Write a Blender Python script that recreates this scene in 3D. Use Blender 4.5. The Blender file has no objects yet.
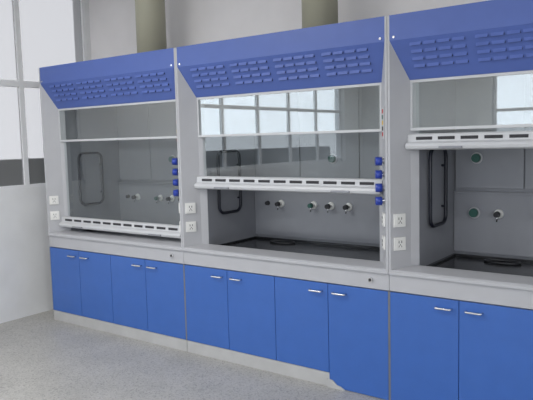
import bpy, bmesh, math
from mathutils import Vector, Matrix
S=bpy.context.scene
W=1.8; H=2.453
COL=S.collection

# ---------------- materials ----------------
def mat(name,rgb,rough=0.5,metal=0.0,noise=0.0,nscale=8,bump=0.0,spec=0.5):
    m=bpy.data.materials.new(name); m.use_nodes=True
    nt=m.node_tree; b=nt.nodes['Principled BSDF']
    b.inputs['Base Color'].default_value=(*rgb,1); b.inputs['Roughness'].default_value=rough
    b.inputs['Metallic'].default_value=metal
    b.inputs['Specular IOR Level'].default_value=spec
    tc=nt.nodes.new('ShaderNodeTexCoord')
    n=nt.nodes.new('ShaderNodeTexNoise'); n.inputs['Scale'].default_value=nscale; n.inputs['Detail'].default_value=6
    nt.links.new(tc.outputs['Object'],n.inputs['Vector'])
    r=nt.nodes.new('ShaderNodeValToRGB')
    r.color_ramp.elements[0].position=0.3; r.color_ramp.elements[1].position=0.7
    r.color_ramp.elements[0].color=(*[c*(1-noise) for c in rgb],1)
    r.color_ramp.elements[1].color=(*[min(1,c*(1+noise)) for c in rgb],1)
    nt.links.new(n.outputs['Fac'],r.inputs['Fac']); nt.links.new(r.outputs['Color'],b.inputs['Base Color'])
    if bump>0:
        bp=nt.nodes.new('ShaderNodeBump'); bp.inputs['Strength'].default_value=bump; bp.inputs['Distance'].default_value=0.01
        nt.links.new(n.outputs['Fac'],bp.inputs['Height']); nt.links.new(bp.outputs['Normal'],b.inputs['Normal'])
    return m
M={}
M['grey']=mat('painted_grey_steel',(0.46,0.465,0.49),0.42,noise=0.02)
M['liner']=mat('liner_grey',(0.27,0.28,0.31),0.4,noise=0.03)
M['blue']=mat('blue_laminate',(0.046,0.135,0.45),0.3,noise=0.03)
M['bluecan']=mat('blue_painted_steel',(0.078,0.132,0.41),0.42,noise=0.03)
M['blueslot']=mat('blue_louvre_steel',(0.085,0.14,0.43),0.5,noise=0.03)
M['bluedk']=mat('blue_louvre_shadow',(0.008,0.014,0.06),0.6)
M['white']=mat('light_grey_aluminium',(0.57,0.58,0.60),0.38,noise=0.01)
M['plast']=mat('white_plastic',(0.80,0.80,0.78),0.3)
M['black']=mat('black_epoxy',(0.02,0.021,0.024),0.18,noise=0.2,nscale=20,bump=0.15)
M['dark']=mat('dark_gap',(0.03,0.03,0.035),0.7)
M['rod']=mat('black_rod_plastic',(0.008,0.010,0.02),0.4)
M['chrome']=mat('brushed_chrome',(0.75,0.75,0.76),0.25,metal=1.0)
M['knob']=mat('blue_valve_plastic',(0.02,0.05,0.35),0.3)
M['green']=mat('dark_green_plastic',(0.02,0.10,0.08),0.35)
M['red']=mat('red_plastic',(0.5,0.03,0.03),0.4)
M['yellow']=mat('yellow_plastic',(0.7,0.45,0.05),0.4)
M['kick']=mat('grey_kick_board',(0.48,0.48,0.48),0.5,noise=0.05)
M['duct']=mat('beige_pvc_duct',(0.42,0.41,0.32),0.45,noise=0.04,nscale=3)
M['wall']=mat('white_plaster_wall',(0.80,0.81,0.82),0.85,noise=0.04,nscale=3,bump=0.05)
M['backwall']=mat('pale_plaster_wall',(0.86,0.84,0.85),0.85,noise=0.03,nscale=3,bump=0.05)
M['ceil']=mat('ceiling_paint',(0.88,0.88,0.88),0.9,noise=0.02)
M['frame']=mat('white_window_frame',(0.82,0.83,0.85),0.4)
M['ext']=mat('exterior_dark_hedge',(0.02,0.025,0.022),0.9,noise=0.4,nscale=5)
M['bld']=mat('exterior_grey_facade',(0.20,0.22,0.24),0.9,noise=0.35,nscale=1.5)
M['ground']=mat('exterior_ground',(0.25,0.25,0.24),0.9,noise=0.1)

def glass(name,tint,base,k):
    m=bpy.data.materials.new(name); m.use_nodes=True; nt=m.node_tree
    nt.nodes.remove(nt.nodes['Principled BSDF']); out=nt.nodes['Material Output']
    t=nt.nodes.new('ShaderNodeBsdfTransparent'); t.inputs['Color'].default_value=(*tint,1)
    g=nt.nodes.new('ShaderNodeBsdfGlossy'); g.inputs['Roughness'].default_value=0.015
    g.inputs['Color'].default_value=(0.97,1,0.99,1)
    lw=nt.nodes.new('ShaderNodeLayerWeight'); lw.inputs['Blend'].default_value=0.5
    pw=nt.nodes.new('ShaderNodeMath'); pw.operation='POWER'; pw.inputs[1].default_value=3.5
    nt.links.new(lw.outputs['Facing'],pw.inputs[0])
    ma=nt.nodes.new('ShaderNodeMath'); ma.operation='MULTIPLY_ADD'; ma.inputs[1].default_value=k; ma.inputs[2].default_value=base
    ma.use_clamp=True
    nt.links.new(pw.outputs[0],ma.inputs[0])
    mx=nt.nodes.new('ShaderNodeMixShader'); nt.links.new(ma.outputs[0],mx.inputs[0])
    nt.links.new(t.outputs[0],mx.inputs[1]); nt.links.new(g.outputs[0],mx.inputs[2])
    nt.links.new(mx.outputs[0],out.inputs['Surface'])
    return m
M['glass']=glass('sash_glass',(0.87,0.90,0.90),0.10,0.6)
M['uglass']=glass('upper_window_glass',(0.80,0.83,0.83),0.23,0.7)
M['wglass']=glass('window_glass',(0.93,0.95,0.97),0.05,0.8)
M['tglass']=glass('tinted_window_glass',(0.54,0.58,0.62),0.05,0.8)
def frosted():
    m=bpy.data.materials.new('milky_window_glass'); m.use_nodes=True; nt=m.node_tree
    nt.nodes.remove(nt.nodes['Principled BSDF']); out=nt.nodes['Material Output']
    t=nt.nodes.new('ShaderNodeBsdfTransparent'); t.inputs['Color'].default_value=(0.165,0.166,0.17,1)
    d=nt.nodes.new('ShaderNodeBsdfDiffuse'); d.inputs['Color'].default_value=(0.55,0.56,0.57,1)
    mx=nt.nodes.new('ShaderNodeMixShader'); mx.inputs[0].default_value=0.3
    nt.links.new(t.outputs[0],mx.inputs[1]); nt.links.new(d.outputs[0],mx.inputs[2])
    nt.links.new(mx.outputs[0],out.inputs['Surface'])
    return m
M['frost']=frosted()
def terrazzo():
    m=bpy.data.materials.new('terrazzo_floor'); m.use_nodes=True; nt=m.node_tree; b=nt.nodes['Principled BSDF']
    tc=nt.nodes.new('ShaderNodeTexCoord')
    v=nt.nodes.new('ShaderNodeTexVoronoi'); v.inputs['Scale'].default_value=110
    n=nt.nodes.new('ShaderNodeTexNoise'); n.inputs['Scale'].default_value=2.5; n.inputs['Detail'].default_value=5
    nt.links.new(tc.outputs['Object'],v.inputs['Vector']); nt.links.new(tc.outputs['Object'],n.inputs['Vector'])
    r=nt.nodes.new('ShaderNodeValToRGB'); e=r.color_ramp.elements
    e[0].position=0.0; e[0].color=(0.28,0.275,0.26,1); e[1].position=1.0; e[1].color=(0.51,0.50,0.47,1)
    x=e.new(0.2); x.color=(0.41,0.40,0.38,1)
    sp=nt.nodes.new('ShaderNodeSeparateColor'); nt.links.new(v.outputs['Color'],sp.inputs[0])
    nt.links.new(sp.outputs[0],r.inputs['Fac'])
    r2=nt.nodes.new('ShaderNodeValToRGB'); r2.color_ramp.elements[0].position=.3; r2.color_ramp.elements[1].position=.7
    r2.color_ramp.elements[0].color=(0.86,0.86,0.86,1); r2.color_ramp.elements[1].color=(1,1,1,1)
    nt.links.new(n.outputs['Fac'],r2.inputs['Fac'])
    mx=nt.nodes.new('ShaderNodeMix'); mx.data_type='RGBA'; mx.blend_type='MULTIPLY'; mx.inputs[0].default_value=1
    nt.links.new(r.outputs['Color'],mx.inputs[6]); nt.links.new(r2.outputs['Color'],mx.inputs[7])
    nt.links.new(mx.outputs[2],b.inputs['Base Color']); b.inputs['Roughness'].default_value=0.42
    return m
M['floor']=terrazzo()

# ---------------- mesh helpers ----------------
def box(bm,x0,x1,y0,y1,z0,z1,mi=0):
    vs=[bm.verts.new(p) for p in [(x0,y0,z0),(x1,y0,z0),(x1,y1,z0),(x0,y1,z0),(x0,y0,z1),(x1,y0,z1),(x1,y1,z1),(x0,y1,z1)]]
    for f in [(0,3,2,1),(4,5,6,7),(0,1,5,4),(1,2,6,5),(2,3,7,6),(3,0,4,7)]:
        bm.faces.new([vs[i] for i in f]).material_index=mi
def prism(bm,pts,axis,a0,a1,mi=0):
    def P(p,a):
        return (a,p[0],p[1]) if axis=='x' else ((p[0],a,p[1]) if axis=='y' else (p[0],p[1],a))
    A=[bm.verts.new(P(p,a0)) for p in pts]; B=[bm.verts.new(P(p,a1)) for p in pts]
    fs=[bm.faces.new(A),bm.faces.new(B[::-1])]; n=len(pts)
    for i in range(n): fs.append(bm.faces.new([A[i],B[i],B[(i+1)%n],A[(i+1)%n]]))
    for f in fs: f.material_index=mi
def cyl(bm,p0,p1,r0,r1=None,seg=20,mi=0):
    if r1 is None: r1=r0
    p0=Vector(p0); p1=Vector(p1); d=(p1-p0).normalized()
    u=d.orthogonal().normalized(); v=d.cross(u)
    A=[];B=[]
    for i in range(seg):
        a=2*math.pi*i/seg; o=u*math.cos(a)+v*math.sin(a)
        A.append(bm.verts.new(p0+o*r0)); B.append(bm.verts.new(p1+o*r1))
    fs=[bm.faces.new(A[::-1]),bm.faces.new(B)]
    for i in range(seg):
        f=bm.faces.new([A[i],A[(i+1)%seg],B[(i+1)%seg],B[i]]); f.smooth=True; fs.append(f)
    for f in fs: f.material_index=mi
def tube(bm,pts,r,closed=False,seg=10,mi=0):
    pts=[Vector(p) for p in pts]; n=len(pts); rings=[]; prevu=None
    for i,p in enumerate(pts):
        a=pts[(i-1)%n] if (closed or i>0) else p
        b=pts[(i+1)%n] if (closed or i<n-1) else p
        d=(b-a).normalized()
        if prevu is None: u=d.orthogonal().normalized()
        else: u=(prevu-d*prevu.dot(d)).normalized()
        prevu=u; v=d.cross(u)
        rings.append([bm.verts.new(p+(u*math.cos(2*math.pi*k/seg)+v*math.sin(2*math.pi*k/seg))*r) for k in range(seg)])
    for i in range(n if closed else n-1):
        R=rings[i];Q=rings[(i+1)%n]
        for k in range(seg):
            f=bm.faces.new([R[k],R[(k+1)%seg],Q[(k+1)%seg],Q[k]]); f.smooth=True; f.material_index=mi
    if not closed:
        bm.faces.new(rings[0][::-1]).material_index=mi; bm.faces.new(rings[-1]).material_index=mi
def mk(name,bm,mats,parent=None,loc=(0,0,0),rot=None,bevel=0,**props):
    bmesh.ops.recalc_face_normals(bm,faces=bm.faces[:])
    me=bpy.data.meshes.new(name); bm.to_mesh(me); bm.free()
    for m in mats: me.materials.append(M[m])
    o=bpy.data.objects.new(name,me); COL.objects.link(o); o.location=loc
    if rot: o.rotation_euler=rot
    if parent: o.parent=parent
    if bevel:
        b=o.modifiers.new('Bevel','BEVEL'); b.width=bevel; b.segments=2; b.limit_method='ANGLE'; b.angle_limit=math.radians(40)
    for k,v in props.items(): o[k]=v
    return o
def empty(name,loc,**props):
    o=bpy.data.objects.new(name,None); COL.objects.link(o); o.location=loc; o.empty_display_size=0.2
    for k,v in props.items(): o[k]=v
    return o
BM=bmesh.new

# ---------------- fume hood ----------------
A_=0.098; D_=0.12; ZK=2.30; ZC=2.064; ZU=1.747; DEP=0.87; IW=0.14; XF=0.016
ZD=0.730; ZS=0.885
def socket(parent,x,y,z,ang):
    bm=BM()
    box(bm,-0.042,0.042,-0.010,0,-0.042,0.042,0)
    box(bm,-0.030,0.030,-0.013,-0.009,-0.030,0.030,0)
    for sx,sz in [(-0.010,0.012),(0.010,0.012)]:
        box(bm,sx-0.0025,sx+0.0025,-0.0145,-0.012,sz-0.008,sz+0.008,1)
    box(bm,-0.0025,0.0025,-0.0145,-0.012,-0.010,0.0,1)
    for s in (-1,1):
        prism(bm,[(s*0.011-0.002,-0.022),(s*0.011+0.002,-0.022),(s*0.011+0.002-s*0.004,-0.010),(s*0.011-0.002-s*0.004,-0.010)],'y',-0.0145,-0.012,1)
    mk('power_socket',bm,['plast','dark'],parent,(x,y,z),(0,0,ang),bevel=0.0015,label="white plastic power socket")
def hood(i,handle_z,label,fix):
    h=empty('fume_hood',(i*W,0,0),label=label,category='fume hood',group='row of laboratory fume hoods')
    bm=BM(); prism(bm,[(0.004,ZD+0.002),(0.004,ZS-0.046),(-0.012,ZS-0.044),(-0.012,ZS-0.026),(0.004,ZS-0.014),(0.13,ZS),(0.158,ZS),(0.160,0.82),(0.03,ZD+0.002)],'x',0.001,W-0.001)
    mk('worktop_sill',bm,['grey'],h,bevel=0.003)
    bm=BM(); cyl(bm,(W-0.13,0.006,0.79),(W-0.13,-0.008,0.79),0.016); cyl(bm,(W-0.13,-0.0075,0.79),(W-0.13,-0.010,0.79),0.010,mi=1)
    mk('lock',bm,['chrome','dark'],h,label='small round key lock')
    bm=BM(); box(bm,IW,W-IW,0.161,0.785,0.82,0.848)
    box(bm,IW,W-IW,0.161,0.185,0.848,0.862); box(bm,IW,W-IW,0.762,0.785,0.848,0.862)
    box(bm,IW,IW+0.022,0.185,0.762,0.848,0.862); box(bm,W-IW-0.022,W-IW,0.185,0.762,0.848,0.862)
    ring=[(0.52+0.115*math.cos(a*math.pi/12),0.66+0.055*math.sin(a*math.pi/12),0.856) for a in range(24)]
    tube(bm,ring,0.009,closed=True,seg=8)
    mk('work_surface',bm,['black'],h,bevel=0.002,label='black epoxy work surface with raised rim')
    for s in (0,1):
        bm=BM(); pts=[(0.001,-0.004),(XF,-0.004),(A_,D_),(IW,0.16),(0.001,0.16)]
        if s: pts=[(W-p[0],p[1]) for p in pts][::-1]
        prism(bm,pts,'z',ZS-0.02,H-0.001)
        mk('side_post',bm,['grey'],h,bevel=0.002)
        bm=BM(); x0,x1=(0.001,IW) if s==0 else (W-IW,W-0.001)
        box(bm,x0,x1,0.161,DEP,ZD+0.002,H-0.02)
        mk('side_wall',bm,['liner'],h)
    bm=BM(); box(bm,IW,W-IW,0.82,DEP,ZD+0.002,H-0.02)
    xs=[IW+0.004,0.62,1.18,W-IW-0.004]
    for k in range(3):
        box(bm,xs[k]+0.004,xs[k+1]-0.004,0.800,0.812,1.34,2.15)
    box(bm,IW+0.004,W-IW-0.004,0.785,0.805,0.88,1.30)
    box(bm,IW+0.004,W-IW-0.004,0.77,0.805,1.30,1.315)
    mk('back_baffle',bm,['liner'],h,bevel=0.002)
    bm=BM(); box(bm,0.02,W-0.02,0.012,DEP,H-0.02,H-0.002); box(bm,IW,W-IW,0.20,0.82,2.22,2.235)
    mk('roof_panel',bm,['grey'],h)
    bm=BM()
    pts=[(-0.003,H),(-0.003,ZK),(D_-0.003,ZC),(D_+0.01,ZC),(D_+0.01,ZC+0.012),(0.012,ZK+0.005),(0.012,H)]
    prism(bm,pts,'x',XF-0.002,W-XF+0.002)
    dy,dz=D_,ZC-ZK; L=math.hypot(dy,dz); sy,sz=dy/L,dz/L; ny,nz=-abs(dz)/L,-dy/L
    def P(x,t,o): return (x,-0.003+sy*t+ny*o,ZK+sz*t+nz*o)
    xcs=[]
    for g in range(4):
        gx=0.135+g*0.3937
        for c in range(4): xcs.append(gx+0.0437+c*0.0875)
    for r in range(4):
        t=0.026+r*0.047
        for xc in xcs:
            w=0.037
            v=[bm.verts.new(p) for p in [P(xc-w,t,0),P(xc+w,t,0),P(xc+w,t+0.019,0),P(xc-w,t+0.019,0),
               P(xc+w*0.94,t+0.015,0.013),P(xc-w*0.94,t+0.015,0.013)]]
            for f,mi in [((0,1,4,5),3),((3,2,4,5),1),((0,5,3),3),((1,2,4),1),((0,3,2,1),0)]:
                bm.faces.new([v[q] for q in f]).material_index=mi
    for x in (0.045,W-0.045):
        cyl(bm,(x,-0.002,ZK+0.02),(x,-0.008,ZK+0.02),0.008,seg=12,mi=2)
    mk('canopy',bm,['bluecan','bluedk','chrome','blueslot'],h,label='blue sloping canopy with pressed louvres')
    x0,x1=A_,W-A_
    uw=empty('upper_window',(0,0,0)); uw.parent=h
    bm=BM(); f=0.014
    box(bm,x0,x1,0.118,0.134,ZU+0.001,ZU+0.019); box(bm,x0,x1,0.118,0.134,ZC-0.018,ZC-0.001)
    box(bm,x0,x0+f,0.118,0.134,ZU+0.019,ZC-0.018); box(bm,x1-f,x1,0.118,0.134,ZU+0.019,ZC-0.018)
    mk('window_frame',bm,['white'],uw,bevel=0.002)
    bm=BM(); vs=[bm.verts.new(p) for p in [(x0+f,0.126,ZU+0.019),(x1-f,0.126,ZU+0.019),(x1-f,0.126,ZC-0.018),(x0+f,0.126,ZC-0.018)]]; bm.faces.new(vs)
    mk('glass_pane',bm,['uglass'],uw)
    sa=empty('sash',(0,0,handle_z)); sa.parent=h
    SH=0.745
    top=min(handle_z+SH+0.09,2.215)-handle_z
    bm=BM()
    box(bm,x0,x0+f,0.138,0.152,0.09,top); box(bm,x1-f,x1,0.138,0.152,0.09,top); box(bm,x0+f,x1-f,0.138,0.152,top-0.015,top)
    mk('sash_frame',bm,['white'],sa)
    bm=BM(); vs=[bm.verts.new(p) for p in [(x0+f,0.145,0.08),(x1-f,0.145,0.08),(x1-f,0.145,top-0.015),(x0+f,0.145,top-0.015)]]; bm.faces.new(vs)
    mk('glass_pane',bm,['glass'],sa)
    bm=BM()
    prism(bm,[(0.15,0.096),(0.110,0.096),(0.098,0.088),(0.094,0.048),(0.068,0.036),(0.060,0.020),(0.066,0.004),(0.086,-0.004),(0.15,-0.004)],'x',x0-0.01,x1+0.01)
    n=11; pt=(x1-x0-0.06)/n
    for k in range(n):
        xc=x0+0.03+pt*(k+0.5)
        box(bm,xc-pt*0.37,xc+pt*0.37,0.0915,0.10,0.058,0.077,1)
    for xc in (x0+0.28,x1-0.28):
        box(bm,xc-0.07,xc+0.07,0.046,0.070,0.006,0.018,2)
    mk('sash_handle',bm,['white','dark','liner'],sa,bevel=0.0015,label='light grey slotted aluminium lift handle')
    ang=math.atan2(D_+0.004,A_-XF)
    mx=(XF+A_)/2-0.006; my=D_/2-0.012
    for z in (1.185,1.035):
        socket(h,mx,my,z,ang)
        socket(h,W-mx,my,z,-ang)
    nx,nyy=-math.sin(ang),-math.cos(ang)
    bx,by=W-mx,my
    for z in (1.56,1.475,1.39,1.305):
        bm=BM()
        p=lambda d:(bx+nx*d,by+nyy*d,z)
        cyl(bm,p(0),p(0.006),0.020,mi=1); cyl(bm,p(0.006),p(0.014),0.012,mi=1)
        cyl(bm,p(0.014),p(0.055),0.029,0.027,seg=8)
        mk('valve_knob',bm,['knob','chrome'],h,label='blue service valve knob')
    bm=BM(); box(bm,-0.026,0.026,-0.006,0,-0.10,0.10)
    for k,mi in enumerate([1,2,3,4,1]):
        box(bm,-0.018,0.018,-0.009,-0.005,0.075-0.036*k-0.013,0.075-0.036*k+0.013,mi)
    mk('control_panel',bm,['white','red','green','yellow','dark'],h,(bx,by,1.80),(0,0,-ang),bevel=0.001,label='narrow control strip with coloured labels')
    bm=BM(); y0,y1,z0,z1,r=0.27,0.55,1.12,1.63,0.06; X=IW+0.03; pts=[]
    for cy,cz,a0 in [(y1-r,z1-r,0),(y0+r,z1-r,90),(y0+r,z0+r,180),(y1-r,z0+r,270)]:
        for k in range(7):
            a=math.radians(a0+15*k); pts.append((X,cy+r*math.cos(a),cz+r*math.sin(a)))
    tube(bm,pts,0.0125,closed=True)
    for cz in (1.23,1.51): cyl(bm,(IW,y1,cz),(X,y1,cz),0.008,seg=10)
    mk('rod_frame',bm,['rod'],h,label='black rounded rod loop on inner wall')
    for x,z,kind in fix:
        bm=BM(); yb=0.786 if z<1.3 else 0.801
        if kind=='hole':
            cyl(bm,(x,yb,z),(x,yb-0.010,z),0.042,0.038,seg=28,mi=0)
            cyl(bm,(x,yb-0.010,z),(x,yb-0.035,z),0.033,0.029,seg=24,mi=1)
            mk('port_cap',bm,['white','green'],h,label='round dark green port cap')
        elif kind=='s':
            cyl(bm,(x,yb,z),(x,yb-0.03,z),0.020,0.016,seg=20,mi=0)
            mk('port_cap',bm,['dark'],h,label='small black round port cap')
        else:
            cyl(bm,(x,yb,z),(x,yb-0.012,z),0.034,0.03,seg=24,mi=0); cyl(bm,(x,yb-0.012,z),(x,yb-0.05,z),0.013,seg=14,mi=2)
            cyl(bm,(x,yb-0.045,z),(x,yb-0.075,z),0.022,0.018,seg=16,mi=1)
            cyl(bm,(x,yb-0.05,z),(x,yb-0.055,z-0.05),0.008,0.005,seg=10,mi=2)
            mk('gas_nozzle',bm,['plast','green' if kind=='g' else 'dark','chrome'],h,label='small gas outlet nozzle with round base')
    return h
fx2=[(0.29,1.165,'s'),(0.43,1.165,'k'),(0.76,1.165,'g'),(0.924,1.165,'k'),(1.09,1.165,'k'),(0.94,1.55,'hole')]
fx3=[(0.29,1.165,'hole'),(0.46,1.165,'k'),(0.30,1.55,'hole'),(0.76,1.165,'k'),(1.09,1.165,'g')]
hood(0,0.925,"grey fume hood with blue canopy and sash fully closed",fx2)
hood(1,1.343,"grey fume hood with blue canopy and sash half raised",fx2)
hood(2,1.632,"grey fume hood with blue canopy and sash fully raised",fx3)

# ---------------- base cabinets ----------------
def cabinet(i,label):
    c=empty('base_cabinet',(i*W,0,0),label=label,category='cabinet',group='row of blue base cabinets')
    bm=BM(); box(bm,0.002,W-0.002,0.022,0.85,0.10,ZD-0.001)
    box(bm,0.002,0.006,0.0,0.022,0.10 if i<2 else 0.0,ZD-0.001); box(bm,W-0.006,W-0.002,0.0,0.022,0.10 if i<1 else 0.0,ZD-0.001)
    mk('body',bm,['liner'],c)
    x1=W-0.002 if i==0 else 3*W/4
    bm=BM(); box(bm,0.002,W-0.002,0.03,0.83,0.0,0.099)
    if i<2: box(bm,0.002,x1,0.004,0.022,0.0,0.098)
    if i==1: prism(bm,[(x1-0.02,0.0),(x1+0.13,0.0),(x1+0.09,0.022),(x1+0.06,0.028),(x1+0.03,0.055),(x1-0.02,0.06)],'y',-0.012,-0.002)
    mk('toe_kick',bm,['kick'],c,bevel=0.002,label='grey toe-kick board' if i!=1 else 'grey toe-kick board with a broken end')
    dw=(W-0.012)/4
    for k in range(4):
        a=0.006+k*dw+0.002; b=0.006+(k+1)*dw-0.002
        full=(i==1 and k==3) or i==2
        bm=BM(); box(bm,a,b,0.0,0.019,0.102 if not full else 0.004,ZD-0.004)
        d=mk('door',bm,['blue'],c,bevel=0.0015)
        xc=(b-0.09) if k%2==0 else (a+0.09)
        bm=BM(); z=ZD-0.06; w=0.048; pts=[(xc-w,0,z)]
        for q in range(5):
            t=math.radians(90*q/4); pts.append((xc-w+0.01-0.01*math.cos(t),-0.018-0.01*math.sin(t),z))
        for q in range(5):
            t=math.radians(90*q/4); pts.append((xc+w-0.01+0.01*math.sin(t),-0.018-0.01*math.cos(t),z))
        pts.append((xc+w,0,z)); tube(bm,pts,0.0065)
        mk('handle',bm,['chrome'],d,label='chrome bow handle')
cabinet(0,"blue four-door base cabinet under the closed fume hood")
cabinet(1,"blue four-door base cabinet under the half-open fume hood")
cabinet(2,"blue four-door base cabinet under the fully open fume hood")

# ---------------- exhaust ducts ----------------
CZ=3.6
for i in range(3):
    bm=BM(); x=i*W+1.02; y=0.5
    cyl(bm,(0,0,0),(0,0,CZ-H),0.135,seg=48)
    mk('exhaust_duct',bm,['duct'],None,(x,y,H),label='round beige exhaust duct rising from the fume hood roof',category='duct',group='exhaust ducts')

# ---------------- room ----------------
XL=-0.34; YB=0.90; XR=8.2; YF=-7.0; T=0.2
def wall(name,axis,pos,thick,a0,a1,z0,z1,ops,matn):
    bm=BM(); 
    def b(p,q,r,s):
        if q-p<1e-4 or s-r<1e-4: return
        if axis=='x': box(bm,min(pos,pos+thick),max(pos,pos+thick),p,q,r,s)
        else: box(bm,p,q,min(pos,pos+thick),max(pos,pos+thick),r,s)
    cur=a0
    for (p,q,r,s) in sorted(ops):
        b(cur,p,z0,z1); b(p,q,z0,r); b(p,q,s,z1); cur=q
    b(cur,a1,z0,z1)
    return mk(name,bm,[matn],None,kind='structure')
opsL=[(-0.45,0.84,1.30,3.4),(-6.3,-2.1,1.30,3.3)]
wall('wall_left','x',XL,-T,YF-T,YB+T,0,CZ,opsL,'wall')
wall('wall_back','y',YB,T,XL,XR,0,CZ,[],'backwall')
opsF=[(2.1,4.7,1.30,3.2),(5.4,7.6,1.30,3.2)]
wall('wall_front','y',YF,-T,XL,XR,0,CZ,opsF,'wall')
opsR=[(-5.5,-3.2,1.3,3.2)]
wall('wall_right','x',XR,T,YF-T,YB+T,0,CZ,opsR,'wall')
bm=BM(); box(bm,XL-T,XR+T,YF-T,YB+T,-0.1,0); mk('floor',bm,['floor'],None,kind='structure')
bm=BM(); box(bm,XL-T,XR+T,YF-T,YB+T,CZ,CZ+0.1); mk('ceiling',bm,['ceil'],None,kind='structure')
wn=[0]
def window(axis,pos,a0,a1,z0,z1,vbars,hbars,gm,f=0.05,hb=0.025):
    wn[0]+=1; bm=BM()
    def b(p,q,r,s,dep=0.04,mi=0,off=0.0):
        if axis=='x': box(bm,pos-dep/2+off,pos+dep/2+off,p,q,r,s,mi)
        else: box(bm,p,q,pos-dep/2+off,pos+dep/2+off,r,s,mi)
    b(a0,a1,z0,z0+f);b(a0,a1,z1-f,z1);b(a0,a0+f,z0,z1);b(a1-f,a1,z0,z1)
    for v in vbars: b(v-0.025,v+0.025,z0+f,z1-f,0.036)
    for v in hbars: b(a0+f,a1-f,v-hb,v+hb,0.038)
    if axis=='x': vs=[bm.verts.new(p) for p in [(pos,a0+f,z0+f),(pos,a1-f,z0+f),(pos,a1-f,z1-f),(pos,a0+f,z1-f)]]
    else: vs=[bm.verts.new(p) for p in [(a0+f,pos,z0+f),(a1-f,pos,z0+f),(a1-f,pos,z1-f),(a0+f,pos,z1-f)]]
    bm.faces.new(vs).material_index=1
    mk('window_%d'%wn[0],bm,['frame',gm],None,kind='structure')
window('x',XL-0.025,-0.45,0.84,1.30,3.4,[0.03],[2.33],'frost',f=0.03,hb=0.03)
window('x',XL-0.1,-6.3,-2.1,1.30,3.3,[-5.46,-4.62,-3.78,-2.94],[2.2],'tglass')
window('y',YF-0.1,2.1,4.7,1.30,3.2,[2.97,3.84],[2.12],'tglass')
window('y',YF-0.1,5.4,7.6,1.30,3.2,[6.13,6.87],[2.5],'wglass')
window('x',XR+0.1,-5.5,-3.2,1.30,3.2,[-4.75,-3.95],[2.5],'wglass')
bm=BM(); box(bm,-60,60,-60,60,-0.5,-0.4); mk('ground',bm,['ground'],None,kind='structure')
bm=BM(); box(bm,-4.6,-4.0,-12,5,-0.4,1.50); mk('hedge',bm,['ext'],None,label='dark clipped hedge outside the windows',category='hedge')
bm=BM(); box(bm,-22,-18,-21,-15.5,-0.4,4.6)
for k in range(4): box(bm,-18.05,-17.99,-20.4+k*1.3,-19.7+k*1.3,1.2,2.4,1); box(bm,-18.05,-17.99,-20.4+k*1.3,-19.7+k*1.3,3.0,4.0,1)
mk('building',bm,['bld','dark'],None,label='grey concrete building seen through the windows',category='building')

# ---------------- light ----------------
w=bpy.data.worlds.new('World'); S.world=w; w.use_nodes=True
bg=w.node_tree.nodes['Background']; bg.inputs[0].default_value=(0.96,0.97,1.0,1); bg.inputs[1].default_value=5.4
def area(name,loc,rot,sx,sy,e,portal=False,col=(1,1,1)):
    l=bpy.data.lights.new(name,'AREA'); l.shape='RECTANGLE'; l.size=sx; l.size_y=sy; l.energy=e; l.color=col
    o=bpy.data.objects.new(name,l); COL.objects.link(o); o.location=loc; o.rotation_euler=rot
    if portal: l.cycles.is_portal=True
    return o
R=math.radians
area('portal',(XL-0.25,-4.2,2.3),(0,R(-90),0),2.0,4.2,1,True)
area('portal',(XL-0.25,0.195,2.35),(0,R(-90),0),2.1,1.29,1,True)
area('portal',(3.4,YF-0.25,2.25),(R(90),0,0),2.6,1.9,1,True)
area('portal',(6.5,YF-0.25,2.25),(R(90),0,0),2.2,1.9,1,True)
area('portal',(XR+0.25,-4.35,2.25),(0,R(90),0),1.9,2.3,1,True)
for (x,y,e) in [(1.4,-2.4,66),(2.2,-5.0,40),(5.4,-2.6,22),(5.6,-5.0,22)]:  # fill lamps added out of view to brighten room and hood fronts
    lf=empty('fill_lamp',(x,y,CZ),label='added fill lamp under the ceiling, out of view',category='lamp',group='added fill lamps')
    bm=BM(); box(bm,-0.6,0.6,-0.06,0.06,-0.06,0); mk('fill_housing',bm,['frame'],lf)
    a=area('fill_light',(x,y,CZ-0.08),(0,0,0),1.2,0.12,e,col=(1,0.98,0.95))

# ---------------- camera ----------------
cam=bpy.data.cameras.new('Camera'); co=bpy.data.objects.new('Camera',cam); COL.objects.link(co)
cam.sensor_width=36; cam.lens=626*36/533
co.location=(5.3032,-3.6248,1.7103)
Rm=Matrix.Rotation(0.6323,4,'Z')@Matrix.Rotation(math.pi/2-0.0948,4,'X')@Matrix.Rotation(-0.0256,4,'Z')
co.rotation_euler=Rm.to_euler()
S.camera=co
S.view_settings.view_transform='Standard'
